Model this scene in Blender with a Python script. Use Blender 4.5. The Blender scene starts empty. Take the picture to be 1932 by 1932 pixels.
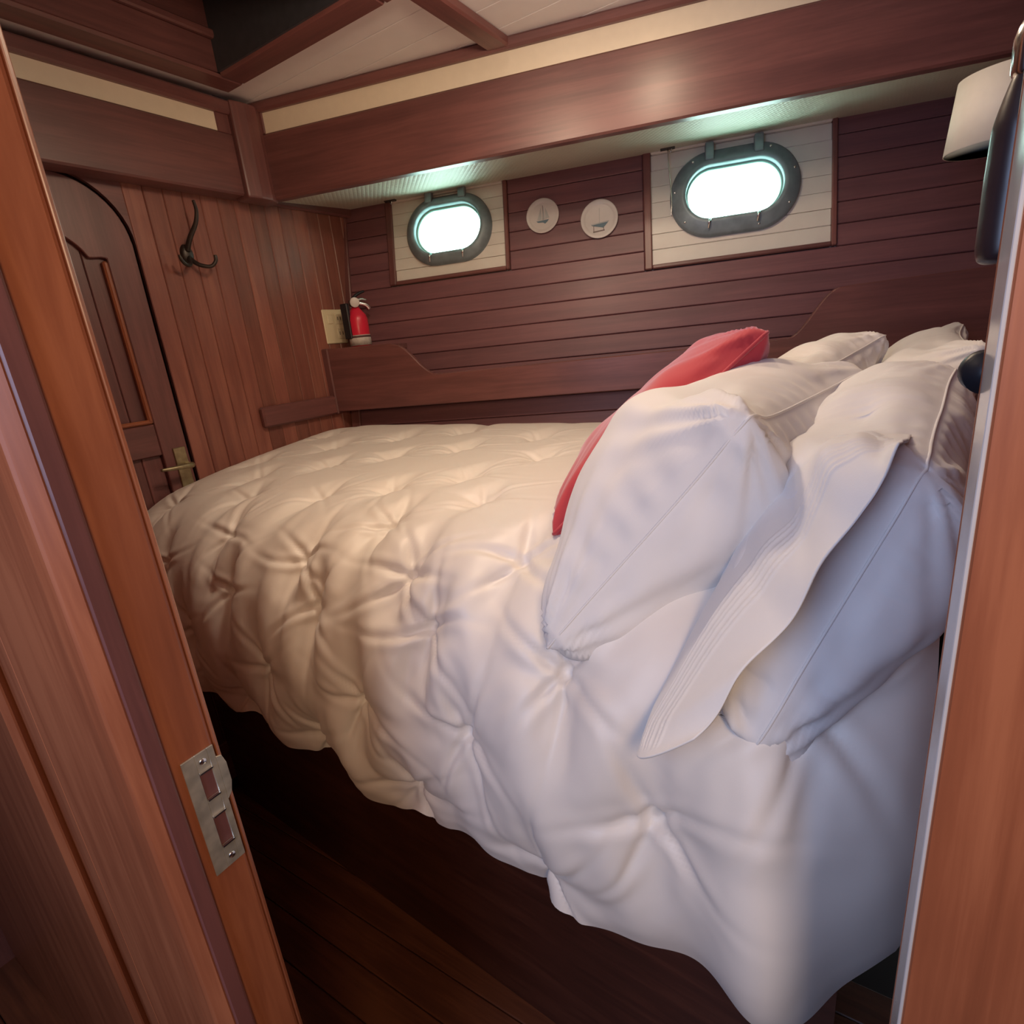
import bpy, bmesh, math, random
import numpy as np
from mathutils import Matrix, Vector
random.seed(7)
SC = bpy.context.scene
COL = SC.collection
# ------------------------------------------------------------------ camera
cam = bpy.data.cameras.new('camera'); cam.sensor_width = 36; cam.lens = 1050/1932*36; cam.clip_start = .01
co = bpy.data.objects.new('camera', cam); COL.objects.link(co); SC.camera = co
RM = np.array([[0.52492, -0.29703, 0.79764], [-0.84538, -0.07297, 0.52916], [-0.09897, -0.95208, -0.28940]])
co.matrix_world = Matrix.Translation((0, 0, 1.35)) @ Matrix(np.stack([RM[:, 0], -RM[:, 1], -RM[:, 2]], 1).tolist()).to_4x4()
# ------------------------------------------------------------------ world, lights, exposure
W = bpy.data.worlds.new('daylight'); SC.world = W; W.use_nodes = True
W.node_tree.nodes['Background'].inputs[0].default_value = (.80, .95, 1.0, 1)
W.node_tree.nodes['Background'].inputs[1].default_value = 13.0
SC.view_settings.view_transform = 'Standard'; SC.view_settings.look = 'None'
SC.view_settings.exposure = 0.0; SC.view_settings.gamma = 1; SC.view_settings.use_curve_mapping = False
SC.cycles.use_denoising = True

def area(name, loc, target, sx, sy, energy, color):
    l = bpy.data.lights.new(name, 'AREA'); l.shape = 'RECTANGLE'; l.size = sx; l.size_y = sy; l.energy = energy; l.color = color
    o = bpy.data.objects.new(name, l); COL.objects.link(o); o.location = loc
    o.rotation_euler = (Vector(target)-Vector(loc)).to_track_quat('-Z', 'Y').to_euler(); return o
# daylight from the saloon, behind the camera on the left
area('saloon_daylight', (-.75, .28, 1.50), (.7, .0, .9), .6, .8, 10.0, (.52, .66, 1.0))
# warm saloon lamp, behind the camera on the right
area('saloon_lamp_light', (-.45, -.45, 1.72), (.8, .8, .9), .30, .30, 7.5, (1.0, .70, .42))

# ------------------------------------------------------------------ materials
MAT = {}
def nodes(name):
    m = bpy.data.materials.new(name); m.use_nodes = True; nt = m.node_tree
    b = nt.nodes['Principled BSDF']; MAT[name] = m; return m, nt, b
def plain(name, col, rough=.6, metal=0., spec=.5, sheen=0., noise=.0, scale=40, bump=0.):
    m, nt, b = nodes(name)
    b.inputs['Roughness'].default_value = rough; b.inputs['Metallic'].default_value = metal
    b.inputs['Specular IOR Level'].default_value = spec; b.inputs['Sheen Weight'].default_value = sheen
    tc = nt.nodes.new('ShaderNodeTexCoord'); nz = nt.nodes.new('ShaderNodeTexNoise'); nz.inputs['Scale'].default_value = scale
    nt.links.new(tc.outputs['Object'], nz.inputs['Vector'])
    r = nt.nodes.new('ShaderNodeValToRGB')
    r.color_ramp.elements[0].position = .3; r.color_ramp.elements[1].position = .7
    r.color_ramp.elements[0].color = (*[c*(1-noise) for c in col], 1); r.color_ramp.elements[1].color = (*[min(1, c*(1+noise)) for c in col], 1)
    nt.links.new(nz.outputs['Fac'], r.inputs['Fac']); nt.links.new(r.outputs['Color'], b.inputs['Base Color'])
    if bump:
        bp = nt.nodes.new('ShaderNodeBump'); bp.inputs['Strength'].default_value = bump; bp.inputs['Distance'].default_value = .002
        nt.links.new(nz.outputs['Fac'], bp.inputs['Height']); nt.links.new(bp.outputs['Normal'], b.inputs['Normal'])
    return m
def wood(name, c_dark, c_mid, c_light, axis='x', rough=.3, vary=.35, coat=.2, scale=1.0):
    m, nt, b = nodes(name); N = nt.nodes; L = nt.links
    tc = N.new('ShaderNodeTexCoord'); oi = N.new('ShaderNodeObjectInfo')
    mp = N.new('ShaderNodeMapping')
    s = {'x': (1.3, 22, 22), 'y': (22, 1.3, 22), 'z': (22, 22, 1.3)}[axis]
    mp.inputs['Scale'].default_value = [v*scale for v in s]
    add = N.new('ShaderNodeVectorMath'); add.operation = 'ADD'
    cx = N.new('ShaderNodeCombineXYZ'); mu = N.new('ShaderNodeMath'); mu.operation = 'MULTIPLY'; mu.inputs[1].default_value = 13.7
    L.new(oi.outputs['Random'], mu.inputs[0])
    for i in range(3): L.new(mu.outputs[0], cx.inputs[i])
    L.new(tc.outputs['Object'], add.inputs[0]); L.new(cx.outputs[0], add.inputs[1]); L.new(add.outputs[0], mp.inputs['Vector'])
    n1 = N.new('ShaderNodeTexNoise'); n1.inputs['Scale'].default_value = 1.4; n1.inputs['Detail'].default_value = 8; n1.inputs['Roughness'].default_value = .62; n1.inputs['Distortion'].default_value = .6
    L.new(mp.outputs[0], n1.inputs['Vector'])
    n2 = N.new('ShaderNodeTexNoise'); n2.inputs['Scale'].default_value = 9; n2.inputs['Detail'].default_value = 4
    L.new(mp.outputs[0], n2.inputs['Vector'])
    n3 = N.new('ShaderNodeTexNoise'); n3.inputs['Scale'].default_value = 3.5; n3.inputs['Detail'].default_value = 3
    L.new(add.outputs[0], n3.inputs['Vector'])
    mx = N.new('ShaderNodeMath'); mx.operation = 'MULTIPLY_ADD'; mx.inputs[1].default_value = .28; L.new(n2.outputs['Fac'], mx.inputs[0]); L.new(n1.outputs['Fac'], mx.inputs[2])
    my = N.new('ShaderNodeMath'); my.operation = 'MULTIPLY_ADD'; my.inputs[1].default_value = .45; L.new(n3.outputs['Fac'], my.inputs[0]); L.new(mx.outputs[0], my.inputs[2])
    r = N.new('ShaderNodeValToRGB'); e = r.color_ramp.elements
    e[0].position = .55; e[0].color = (*c_dark, 1); e[1].position = 1.15 if False else 1.0; e[1].color = (*c_light, 1)
    k = e.new(.82); k.color = (*c_mid, 1)
    L.new(my.outputs[0], r.inputs['Fac'])
    hv = N.new('ShaderNodeHueSaturation'); mr = N.new('ShaderNodeMapRange')
    mr.inputs['To Min'].default_value = 1-vary; mr.inputs['To Max'].default_value = 1+vary
    L.new(oi.outputs['Random'], mr.inputs['Value']); L.new(mr.outputs[0], hv.inputs['Value']); L.new(r.outputs['Color'], hv.inputs['Color'])
    L.new(hv.outputs['Color'], b.inputs['Base Color'])
    b.inputs['Roughness'].default_value = rough; b.inputs['Coat Weight'].default_value = coat; b.inputs['Coat Roughness'].default_value = .30
    bp = N.new('ShaderNodeBump'); bp.inputs['Strength'].default_value = .12; bp.inputs['Distance'].default_value = .001
    L.new(mx.outputs[0], bp.inputs['Height']); L.new(bp.outputs['Normal'], b.inputs['Normal'])
    return m
MD, MM, ML = (.100, .037, .037), (.145, .055, .052), (.19, .072, .066)
for ax in 'xyz':
    wood('mahogany_'+ax, MD, MM, ML, ax, rough=.4, vary=.2)
    wood('mahogany_plain_'+ax, MD, MM, ML, ax, rough=.4, vary=.06)
    wood('teak_'+ax, (.20, .058, .026), (.28, .085, .038), (.36, .12, .055), ax, rough=.36, vary=.1, coat=.25)
wood('board_z', (.16, .052, .040), (.215, .076, .056), (.28, .105, .075), 'z', rough=.36, vary=.22)
wood('plank_x', (.120, .048, .056), (.155, .063, .072), (.19, .078, .086), 'x', rough=.5, vary=.08, coat=.12)
wood('floor_y', (.08, .026, .014), (.14, .044, .022), (.21, .07, .032), 'y', rough=.4, vary=.25)
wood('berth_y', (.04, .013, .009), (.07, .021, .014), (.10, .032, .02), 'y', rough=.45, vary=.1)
plain('groove_dark', (.02, .009, .008), .8)
plain('cream_gloss', (.80, .71, .56), .16, spec=.6, noise=.02)
plain('white_paint', (.86, .84, .84), .5, noise=.03, scale=12)
plain('panel_white', (.66, .62, .57), .45, noise=.03, scale=15)
plain('bronze_ring', (.20, .25, .28), .5, metal=.3, noise=.15, scale=30)
plain('chrome', (.72, .73, .74), .18, metal=1.)
plain('steel_worn', (.58, .54, .44), .42, metal=.7, noise=.25, scale=60, bump=.2)
plain('aged_brass', (.36, .31, .19), .40, metal=.8, noise=.2, scale=60)
plain('edge_reflection', (.50, .48, .49), .14, spec=.8, noise=.04)  # pale grey stands in for bedding and daylight mirrored in the varnished edge
plain('dark_bronze', (.05, .04, .035), .42, metal=.6, noise=.2)
plain('black_plastic', (.012, .013, .018), .4)
plain('dark_leather', (.028, .016, .017), .32, noise=.15, bump=.3)
plain('red_paint', (.62, .018, .05), .3)
plain('label_silver', (.55, .50, .46), .5, noise=.15, scale=90)
plain('label_dark', (.10, .05, .05), .6)
plain('ivory_plate', (.70, .62, .42), .4)
plain('ivory_socket', (.60, .52, .35), .45)
plain('gauge_face', (.62, .58, .56), .4)
plain('plate_white', (.60, .56, .54), .35, noise=.02)
plain('print_blue', (.10, .17, .22), .5); plain('print_pale', (.42, .43, .43), .5); plain('print_brown', (.16, .11, .10), .5)
plain('shade_white', (.72, .70, .64), .7, noise=.03)
plain('hatch_dark', (.045, .045, .055), .55, noise=.1)
plain('tunnel_teal', (.30, .55, .50), .4)
plain('mattress_ticking', (.5, .49, .48), .8)
def cloth(name, col, rough=.75, sheen=.25, weave=900, bump=.10, spec=.3):
    m, nt, b = nodes(name); N = nt.nodes; L = nt.links
    tc = N.new('ShaderNodeTexCoord'); n = N.new('ShaderNodeTexNoise'); n.inputs['Scale'].default_value = 14; n.inputs['Detail'].default_value = 5
    L.new(tc.outputs['Object'], n.inputs['Vector'])
    r = N.new('ShaderNodeValToRGB'); r.color_ramp.elements[0].color = (*[c*.96 for c in col], 1); r.color_ramp.elements[1].color = (*col, 1)
    L.new(n.outputs['Fac'], r.inputs['Fac']); L.new(r.outputs['Color'], b.inputs['Base Color'])
    w = N.new('ShaderNodeTexNoise'); w.inputs['Scale'].default_value = weave; L.new(tc.outputs['Object'], w.inputs['Vector'])
    bp = N.new('ShaderNodeBump'); bp.inputs['Strength'].default_value = bump; bp.inputs['Distance'].default_value = .0006
    L.new(w.outputs['Fac'], bp.inputs['Height']); L.new(bp.outputs['Normal'], b.inputs['Normal'])
    b.inputs['Roughness'].default_value = rough; b.inputs['Sheen Weight'].default_value = sheen; b.inputs['Specular IOR Level'].default_value = spec
    return m
cloth('duvet_cotton', (.80, .74, .69), .46, .15, spec=.5)
cloth('pillow_cotton', (.80, .765, .745), .7)
cloth('pillow_inner', (.78, .755, .755), .75)
cloth('red_velvet', (.50, .042, .055), .8, .6)
# woven deckhead vinyl
m, nt, b = nodes('soffit_vinyl'); b.inputs['Base Color'].default_value = (.58, .56, .47, 1); b.inputs['Roughness'].default_value = .45
tc = nt.nodes.new('ShaderNodeTexCoord'); mp = nt.nodes.new('ShaderNodeMapping'); mp.inputs['Rotation'].default_value = (0, 0, .785); mp.inputs['Scale'].default_value = (1, 1, 0)
nt.links.new(tc.outputs['Object'], mp.inputs['Vector'])
ck = nt.nodes.new('ShaderNodeTexVoronoi'); ck.distance = 'CHEBYCHEV'; ck.inputs['Randomness'].default_value = 0; ck.inputs['Scale'].default_value = 75
nt.links.new(mp.outputs[0], ck.inputs['Vector'])
bp = nt.nodes.new('ShaderNodeBump'); bp.inputs['Strength'].default_value = .9; bp.inputs['Distance'].default_value = .003; bp.invert = True
nt.links.new(ck.outputs['Distance'], bp.inputs['Height']); nt.links.new(bp.outputs['Normal'], b.inputs['Normal'])
# glass
m = bpy.data.materials.new('port_glass'); m.use_nodes = True; MAT['port_glass'] = m; nt = m.node_tree
for n in list(nt.nodes):
    if n.type == 'BSDF_PRINCIPLED': nt.nodes.remove(n)
out = [n for n in nt.nodes if n.type == 'OUTPUT_MATERIAL'][0]
tr = nt.nodes.new('ShaderNodeBsdfTransparent'); tr.inputs[0].default_value = (.88, 1.0, .92, 1)
gl = nt.nodes.new('ShaderNodeBsdfGlossy'); gl.inputs['Roughness'].default_value = .02
mxs = nt.nodes.new('ShaderNodeMixShader'); mxs.inputs[0].default_value = .06
nt.links.new(tr.outputs[0], mxs.inputs[1]); nt.links.new(gl.outputs[0], mxs.inputs[2]); nt.links.new(mxs.outputs[0], out.inputs['Surface'])
# lamp glass
m, nt, b = nodes('lamp_glow'); b.inputs['Base Color'].default_value = (.9, .8, .6, 1); b.inputs['Emission Color'].default_value = (1, .58, .22, 1); b.inputs['Emission Strength'].default_value = 4

# ------------------------------------------------------------------ helpers
def link(o, parent=None, mat=None):
    COL.objects.link(o)
    if parent is not None: o.parent = parent
    if mat: o.data.materials.append(MAT[mat])
    return o
def mesh(name, v, f, mat, parent=None, smooth=False):
    me = bpy.data.meshes.new(name); me.from_pydata([tuple(p) for p in v], [], [tuple(q) for q in f]); me.update()
    bm = bmesh.new(); bm.from_mesh(me); bmesh.ops.recalc_face_normals(bm, faces=bm.faces); bm.to_mesh(me); bm.free()
    if smooth: me.shade_smooth()
    return link(bpy.data.objects.new(name, me), parent, mat)
def bevel_mesh(me, w, seg=1):
    bm = bmesh.new(); bm.from_mesh(me); bmesh.ops.recalc_face_normals(bm, faces=bm.faces)
    ed = [e for e in bm.edges if len(e.link_faces) == 2 and e.calc_face_angle(0) > .6]
    bmesh.ops.bevel(bm, geom=ed, offset=w, segments=seg, affect='EDGES', profile=.5, clamp_overlap=True)
    bm.to_mesh(me); bm.free()
def box(name, x0, x1, y0, y1, z0, z1, mat, parent=None, bev=.0, seg=1):
    v = [(x, y, z) for x in (x0, x1) for y in (y0, y1) for z in (z0, z1)]
    f = [(0, 1, 3, 2), (4, 6, 7, 5), (0, 4, 5, 1), (2, 3, 7, 6), (0, 2, 6, 4), (1, 5, 7, 3)]
    o = mesh(name, v, f, mat, parent)
    if bev: bevel_mesh(o.data, bev, seg)
    return o
def prism(name, poly, a, b, mat, parent=None, axis='y', bev=0., smooth=False, seg=1):
    # poly in the two remaining axes, extruded along axis from a to b
    def P(p, t):
        return {'y': (p[0], t, p[1]), 'z': (p[0], p[1], t), 'x': (t, p[0], p[1])}[axis]
    n = len(poly); v = [P(p, a) for p in poly]+[P(p, b) for p in poly]
    f = [tuple(range(n)), tuple(range(n, 2*n))[::-1]]+[(i, (i+1) % n, n+(i+1) % n, n+i) for i in range(n)]
    o = mesh(name, v, f, mat, parent)
    if bev: bevel_mesh(o.data, bev, seg)
    return o
def strip_prism(name, A, B, a, b, mat, parent=None, axis='y', closed=False, bev=0.):
    # quads between polylines A and B (same length), extruded
    def P(p, t):
        return {'y': (p[0], t, p[1]), 'z': (p[0], p[1], t), 'x': (t, p[0], p[1])}[axis]
    n = len(A); v = [P(p, a) for p in A]+[P(p, a) for p in B]+[P(p, b) for p in A]+[P(p, b) for p in B]; f = []
    for i in range(n if closed else n-1):
        j = (i+1) % n
        f += [(i, j, n+j, n+i), (2*n+i, 3*n+i, 3*n+j, 2*n+j), (i, 2*n+i, 2*n+j, j), (n+i, n+j, 3*n+j, 3*n+i)]
    if not closed: f += [(0, n, 3*n, 2*n), (n-1, 3*n-1, 4*n-1, 2*n-1)]
    o = mesh(name, v, f, mat, parent)
    if bev: bevel_mesh(o.data, bev)
    return o
def lathe(name, prof, mat, parent=None, n=32, loc=(0, 0, 0), rot=None, smooth=True):
    v = []; f = []
    for r, z in prof:
        for k in range(n):
            t = 2*math.pi*k/n; v.append((r*math.cos(t), r*math.sin(t), z))
    m_ = len(prof)
    for i in range(m_-1):
        for k in range(n): f.append((i*n+k, i*n+(k+1) % n, (i+1)*n+(k+1) % n, (i+1)*n+k))
    if prof[0][0] > 1e-5: f.append(tuple(range(n)))
    if prof[-1][0] > 1e-5: f.append(tuple(range((m_-1)*n, m_*n)))
    Mx = Matrix.Translation(loc) @ (rot.to_4x4() if rot is not None else Matrix())
    v = [tuple(Mx @ Vector(p)) for p in v]
    o = mesh(name, v, f, mat, parent, smooth)
    bm = bmesh.new(); bm.from_mesh(o.data); bmesh.ops.remove_doubles(bm, verts=bm.verts, dist=1e-6); bmesh.ops.recalc_face_normals(bm, faces=bm.faces); bm.to_mesh(o.data); bm.free()
    if smooth: o.data.shade_smooth()
    return o
def tube(name, pts, rad, mat, parent=None, n=10, sub=6):
    pts = [Vector(p) for p in pts]; R = rad if isinstance(rad, (list, tuple)) else [rad]*len(pts)
    P = []; Q = []
    for i in range(len(pts)-1):
        p0 = pts[max(i-1, 0)]; p1 = pts[i]; p2 = pts[i+1]; p3 = pts[min(i+2, len(pts)-1)]
        for k in range(sub):
            t = k/sub
            P.append(.5*((2*p1)+(p2-p0)*t+(2*p0-5*p1+4*p2-p3)*t*t+(3*p1-p0-3*p2+p3)*t**3)); Q.append(R[i]*(1-t)+R[i+1]*t)
    P.append(pts[-1]); Q.append(R[-1]); v = []; f = []; up = Vector((.3, .2, .93)).normalized()
    for i, p in enumerate(P):
        d = (P[min(i+1, len(P)-1)]-P[max(i-1, 0)]).normalized(); a = d.cross(up)
        if a.length < .1: a = d.cross(Vector((1, 0, 0)))
        a.normalize(); b_ = d.cross(a); up = -d.cross(a).cross(d).normalized() if False else up
        for k in range(n):
            t = 2*math.pi*k/n; v.append(p+Q[i]*(math.cos(t)*a+math.sin(t)*b_))
    for i in range(len(P)-1):
        for k in range(n): f.append((i*n+k, i*n+(k+1) % n, (i+1)*n+(k+1) % n, (i+1)*n+k))
    f += [tuple(range(n)), tuple(range((len(P)-1)*n, len(P)*n))]
    return mesh(name, v, f, mat, parent, True)
def grid_mesh(name, P, mat, parent=None, wrap=False):
    a, b_, _ = P.shape; idx = np.arange(a*b_).reshape(a, b_)
    q = np.stack([idx[:-1, :-1], idx[1:, :-1], idx[1:, 1:], idx[:-1, 1:]], -1).reshape(-1, 4)
    me = bpy.data.meshes.new(name); me.vertices.add(a*b_); me.vertices.foreach_set('co', P.reshape(-1).astype(np.float32))
    me.loops.add(q.size); me.loops.foreach_set('vertex_index', q.reshape(-1).astype(np.int32))
    me.polygons.add(len(q)); me.polygons.foreach_set('loop_start', np.arange(0, q.size, 4, dtype=np.int32))
    me.update(calc_edges=True); me.validate(); me.shade_smooth()
    return link(bpy.data.objects.new(name, me), parent, mat)
def empty(name, mat=None, loc=(0, 0, 0)):
    o = bpy.data.objects.new(name, None); COL.objects.link(o); o.empty_display_size = .05
    o.matrix_world = mat if mat is not None else Matrix.Translation(loc); return o
def tag(o, label, cat, group=None, kind=None):
    o['label'] = label; o['category'] = cat
    if group: o['group'] = group
    if kind: o['kind'] = kind
    return o
def struct(o, label, cat): return tag(o, label, cat, kind='structure')
def copy(o, parent, loc):
    c = o.copy(); COL.objects.link(c); c.parent = parent; c.location = loc; return c

# hull frame: l along the hull from the forward corner, h up the leaning side, d into the cabin
A = math.radians(17); SA, CA = math.sin(A), math.cos(A)
HN = Vector((CA, SA, -.2)).normalized(); HL = Vector((SA, -CA, 0)); HU = (Vector((0, 0, 1))-Vector((0, 0, 1)).dot(HN)*HN).normalized()
def frame(o, x, y, z): return Matrix(((x.x, y.x, z.x, o.x), (x.y, y.y, z.y, o.y), (x.z, y.z, z.z, o.z), (0, 0, 0, 1)))
HULL = frame(Vector((1.55, 1.7, 1.35)), HL, HU, -HN)
UZ = HU.z
hz = lambda z: (z-1.35)/UZ
# vertical frame parallel to hull through a point: l, inward d, z
def vframe(x, y): return frame(Vector((x, y, 0)), HL, -Vector((CA, SA, 0)), Vector((0, 0, 1)))

# ------------------------------------------------------------------ floor
fl = empty('floor'); struct(fl, 'dark mahogany plank floor in shadow beside the berth', 'floor')
box('underfloor', -1.4, 2.4, -1.4, 2.2, -.06, -.006, 'groove_dark', fl)
p0 = box('plank', 0, .078, -1.4, 2.2, -.02, 0, 'floor_y', fl, .002); p0.location = (-.34, 0, 0)
for i in range(1, 17): copy(p0, fl, (-.34+.08*i, 0, 0))

# ------------------------------------------------------------------ far bulkhead (vertical boards)
wf = empty('wall_far'); struct(wf, 'forward bulkhead of narrow varnished vertical mahogany boards', 'wall')
box('backing', -1.4, 2.0, 1.726, 1.76, 0, 2.12, 'groove_dark', wf)
b0 = box('board', 0, .0528, -.012, 0, 0, 1.92, 'board_z', wf, .0022); b0.location = (.878, 1.712, 0)
for i in range(1, 15): copy(b0, wf, (.878+.0535*i, 1.712, 0))
# spandrel wood above and beside the arched door
arc = [(.877, .0), (.877, 1.70)]+[(.877-.166+.166*math.cos(t), 1.70+.164*math.sin(t)) for t in np.linspace(0, math.pi/2, 12)]+[(.58, 1.864), (.29, 1.864)]
outer = [(.8775, .0), (.8775, 1.80)]+[(.8775, 1.92) for _ in range(6)]+[(.8775-.02*k, 1.92) for k in range(1, 7)]+[(.58, 1.92), (.29, 1.92)]
strip_prism('spandrel', arc, outer, 1.70, 1.712, 'mahogany_plain_x', wf)
# ------------------------------------------------------------------ arched door on the far bulkhead
d2 = empty('door_2', loc=(.58, 1.713, 0)); struct(d2, 'arched cathedral panel mahogany door with a brass lever on the far bulkhead', 'door')
def D2(o): o.matrix_parent_inverse = Matrix.Translation((-.58, -1.70, 0)); return o
tt = np.linspace(0, math.pi/2, 12)
oR = [(.866, .05)]+[(.866, z) for z in np.linspace(.3, 1.70, 8)]+[(.866-.155+.155*math.cos(t), 1.70+.152*math.sin(t)) for t in tt]+[(.65, 1.852), (.583, 1.852)]
iR = [(.794, .05)]+[(.794, z) for z in np.linspace(.3, 1.64, 8)]+[(.794, 1.662), (.781, 1.664), (.765, 1.662), (.752, 1.662), (.748, 1.668), (.742, 1.678), (.732, 1.690), (.72, 1.700), (.708, 1.709), (.695, 1.717), (.68, 1.724), (.665, 1.730)]+[(.63, 1.738), (.583, 1.742)]
for nm, mir in (('stile', 0), ('stile', 1)):
    mf = lambda L: [((1.166-x if mir else x), z) for x, z in L]
    D2(strip_prism(nm, mf(oR), mf(iR), 1.684, 1.709, 'mahogany_plain_z', d2, bev=.002))
D2(box('rail', .372, .794, 1.685, 1.708, 1.143, 1.232, 'mahogany_plain_x', d2, .003))
D2(box('rail', .372, .794, 1.685, 1.708, .06, .2, 'mahogany_plain_x', d2, .003))
for zc in (1.238, ):  # thin moulding around the upper panel
    D2(box('moulding', .780, .793, 1.681, 1.70, 1.235, 1.655, 'teak_z', d2, .004))
    D2(box('moulding', .373, .793, 1.681, 1.70, 1.233, 1.245, 'teak_x', d2, .004))
for k in range(8):
    D2(box('panel_board', .372+.0528*k, .372+.0518*(k+1)+.001*k, 1.697, 1.709, 1.232, 1.745, 'mahogany_z', d2, .002))
for k in range(8):
    D2(box('panel_board', .372+.0528*k, .372+.0518*(k+1)+.001*k, 1.699, 1.709, .2, 1.143, 'mahogany_z', d2, .002))
hp = D2(box('handle_plate', .822, .857, 1.679, 1.685, 1.03, 1.156, 'aged_brass', d2, .0015)); hp['label'] = 'aged brass lock plate'
D2(tube('lever', [(.848, 1.68, 1.104), (.848, 1.650, 1.104), (.838, 1.640, 1.104), (.80, 1.636, 1.106), (.757, 1.640, 1.108)], [.008, .008, .0085, .0065, .004], 'aged_brass', d2))

# ------------------------------------------------------------------ hull side (planks, interrupted by the two porthole panels)
wh = empty('wall_hull', HULL); struct(wh, 'hull side lined with dark horizontal mahogany planks', 'wall')
LEN = 2.22
WIN = [(.196, .655, 1.593), (1.108, 1.664, 1.531)]     # l0, l1, sill z
PIT = .0614
lines = [1.775+PIT*k for k in range(2, -14, -1)]
for zt in lines:
    zb = zt-PIT; segs = [(0., LEN)]
    for (a, b_, zs) in WIN:
        if zt > zs+.02:
            new = []
            for s in segs:
                if s[0] < a and s[1] > b_: new += [(s[0], a), (b_, s[1])]
                else: new.append(s)
            segs = new
    for s in segs:
        o = box('plank', s[0]+.0006, s[1]-.0006, hz(zb)+.0008, hz(zt)-.0008, -.012, 0, 'plank_x', wh, .0022)
for a, b_, z0, z1 in [(-.1, LEN+.05, .2, 1.531), (-.1, WIN[1][0], 1.531, 1.593), (-.1, WIN[0][0], 1.593, 1.95), (WIN[0][1], WIN[1][0], 1.593, 1.95), (WIN[1][1], LEN+.05, 1.531, 1.95)]:
    box('backing', a, b_, hz(z0), hz(z1), -.06, -.0122, 'groove_dark', wh)
box('corner_trim', -.005, .032, hz(1.0), hz(1.93), -.002, .012, 'mahogany_plain_y', wh, .003)

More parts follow.
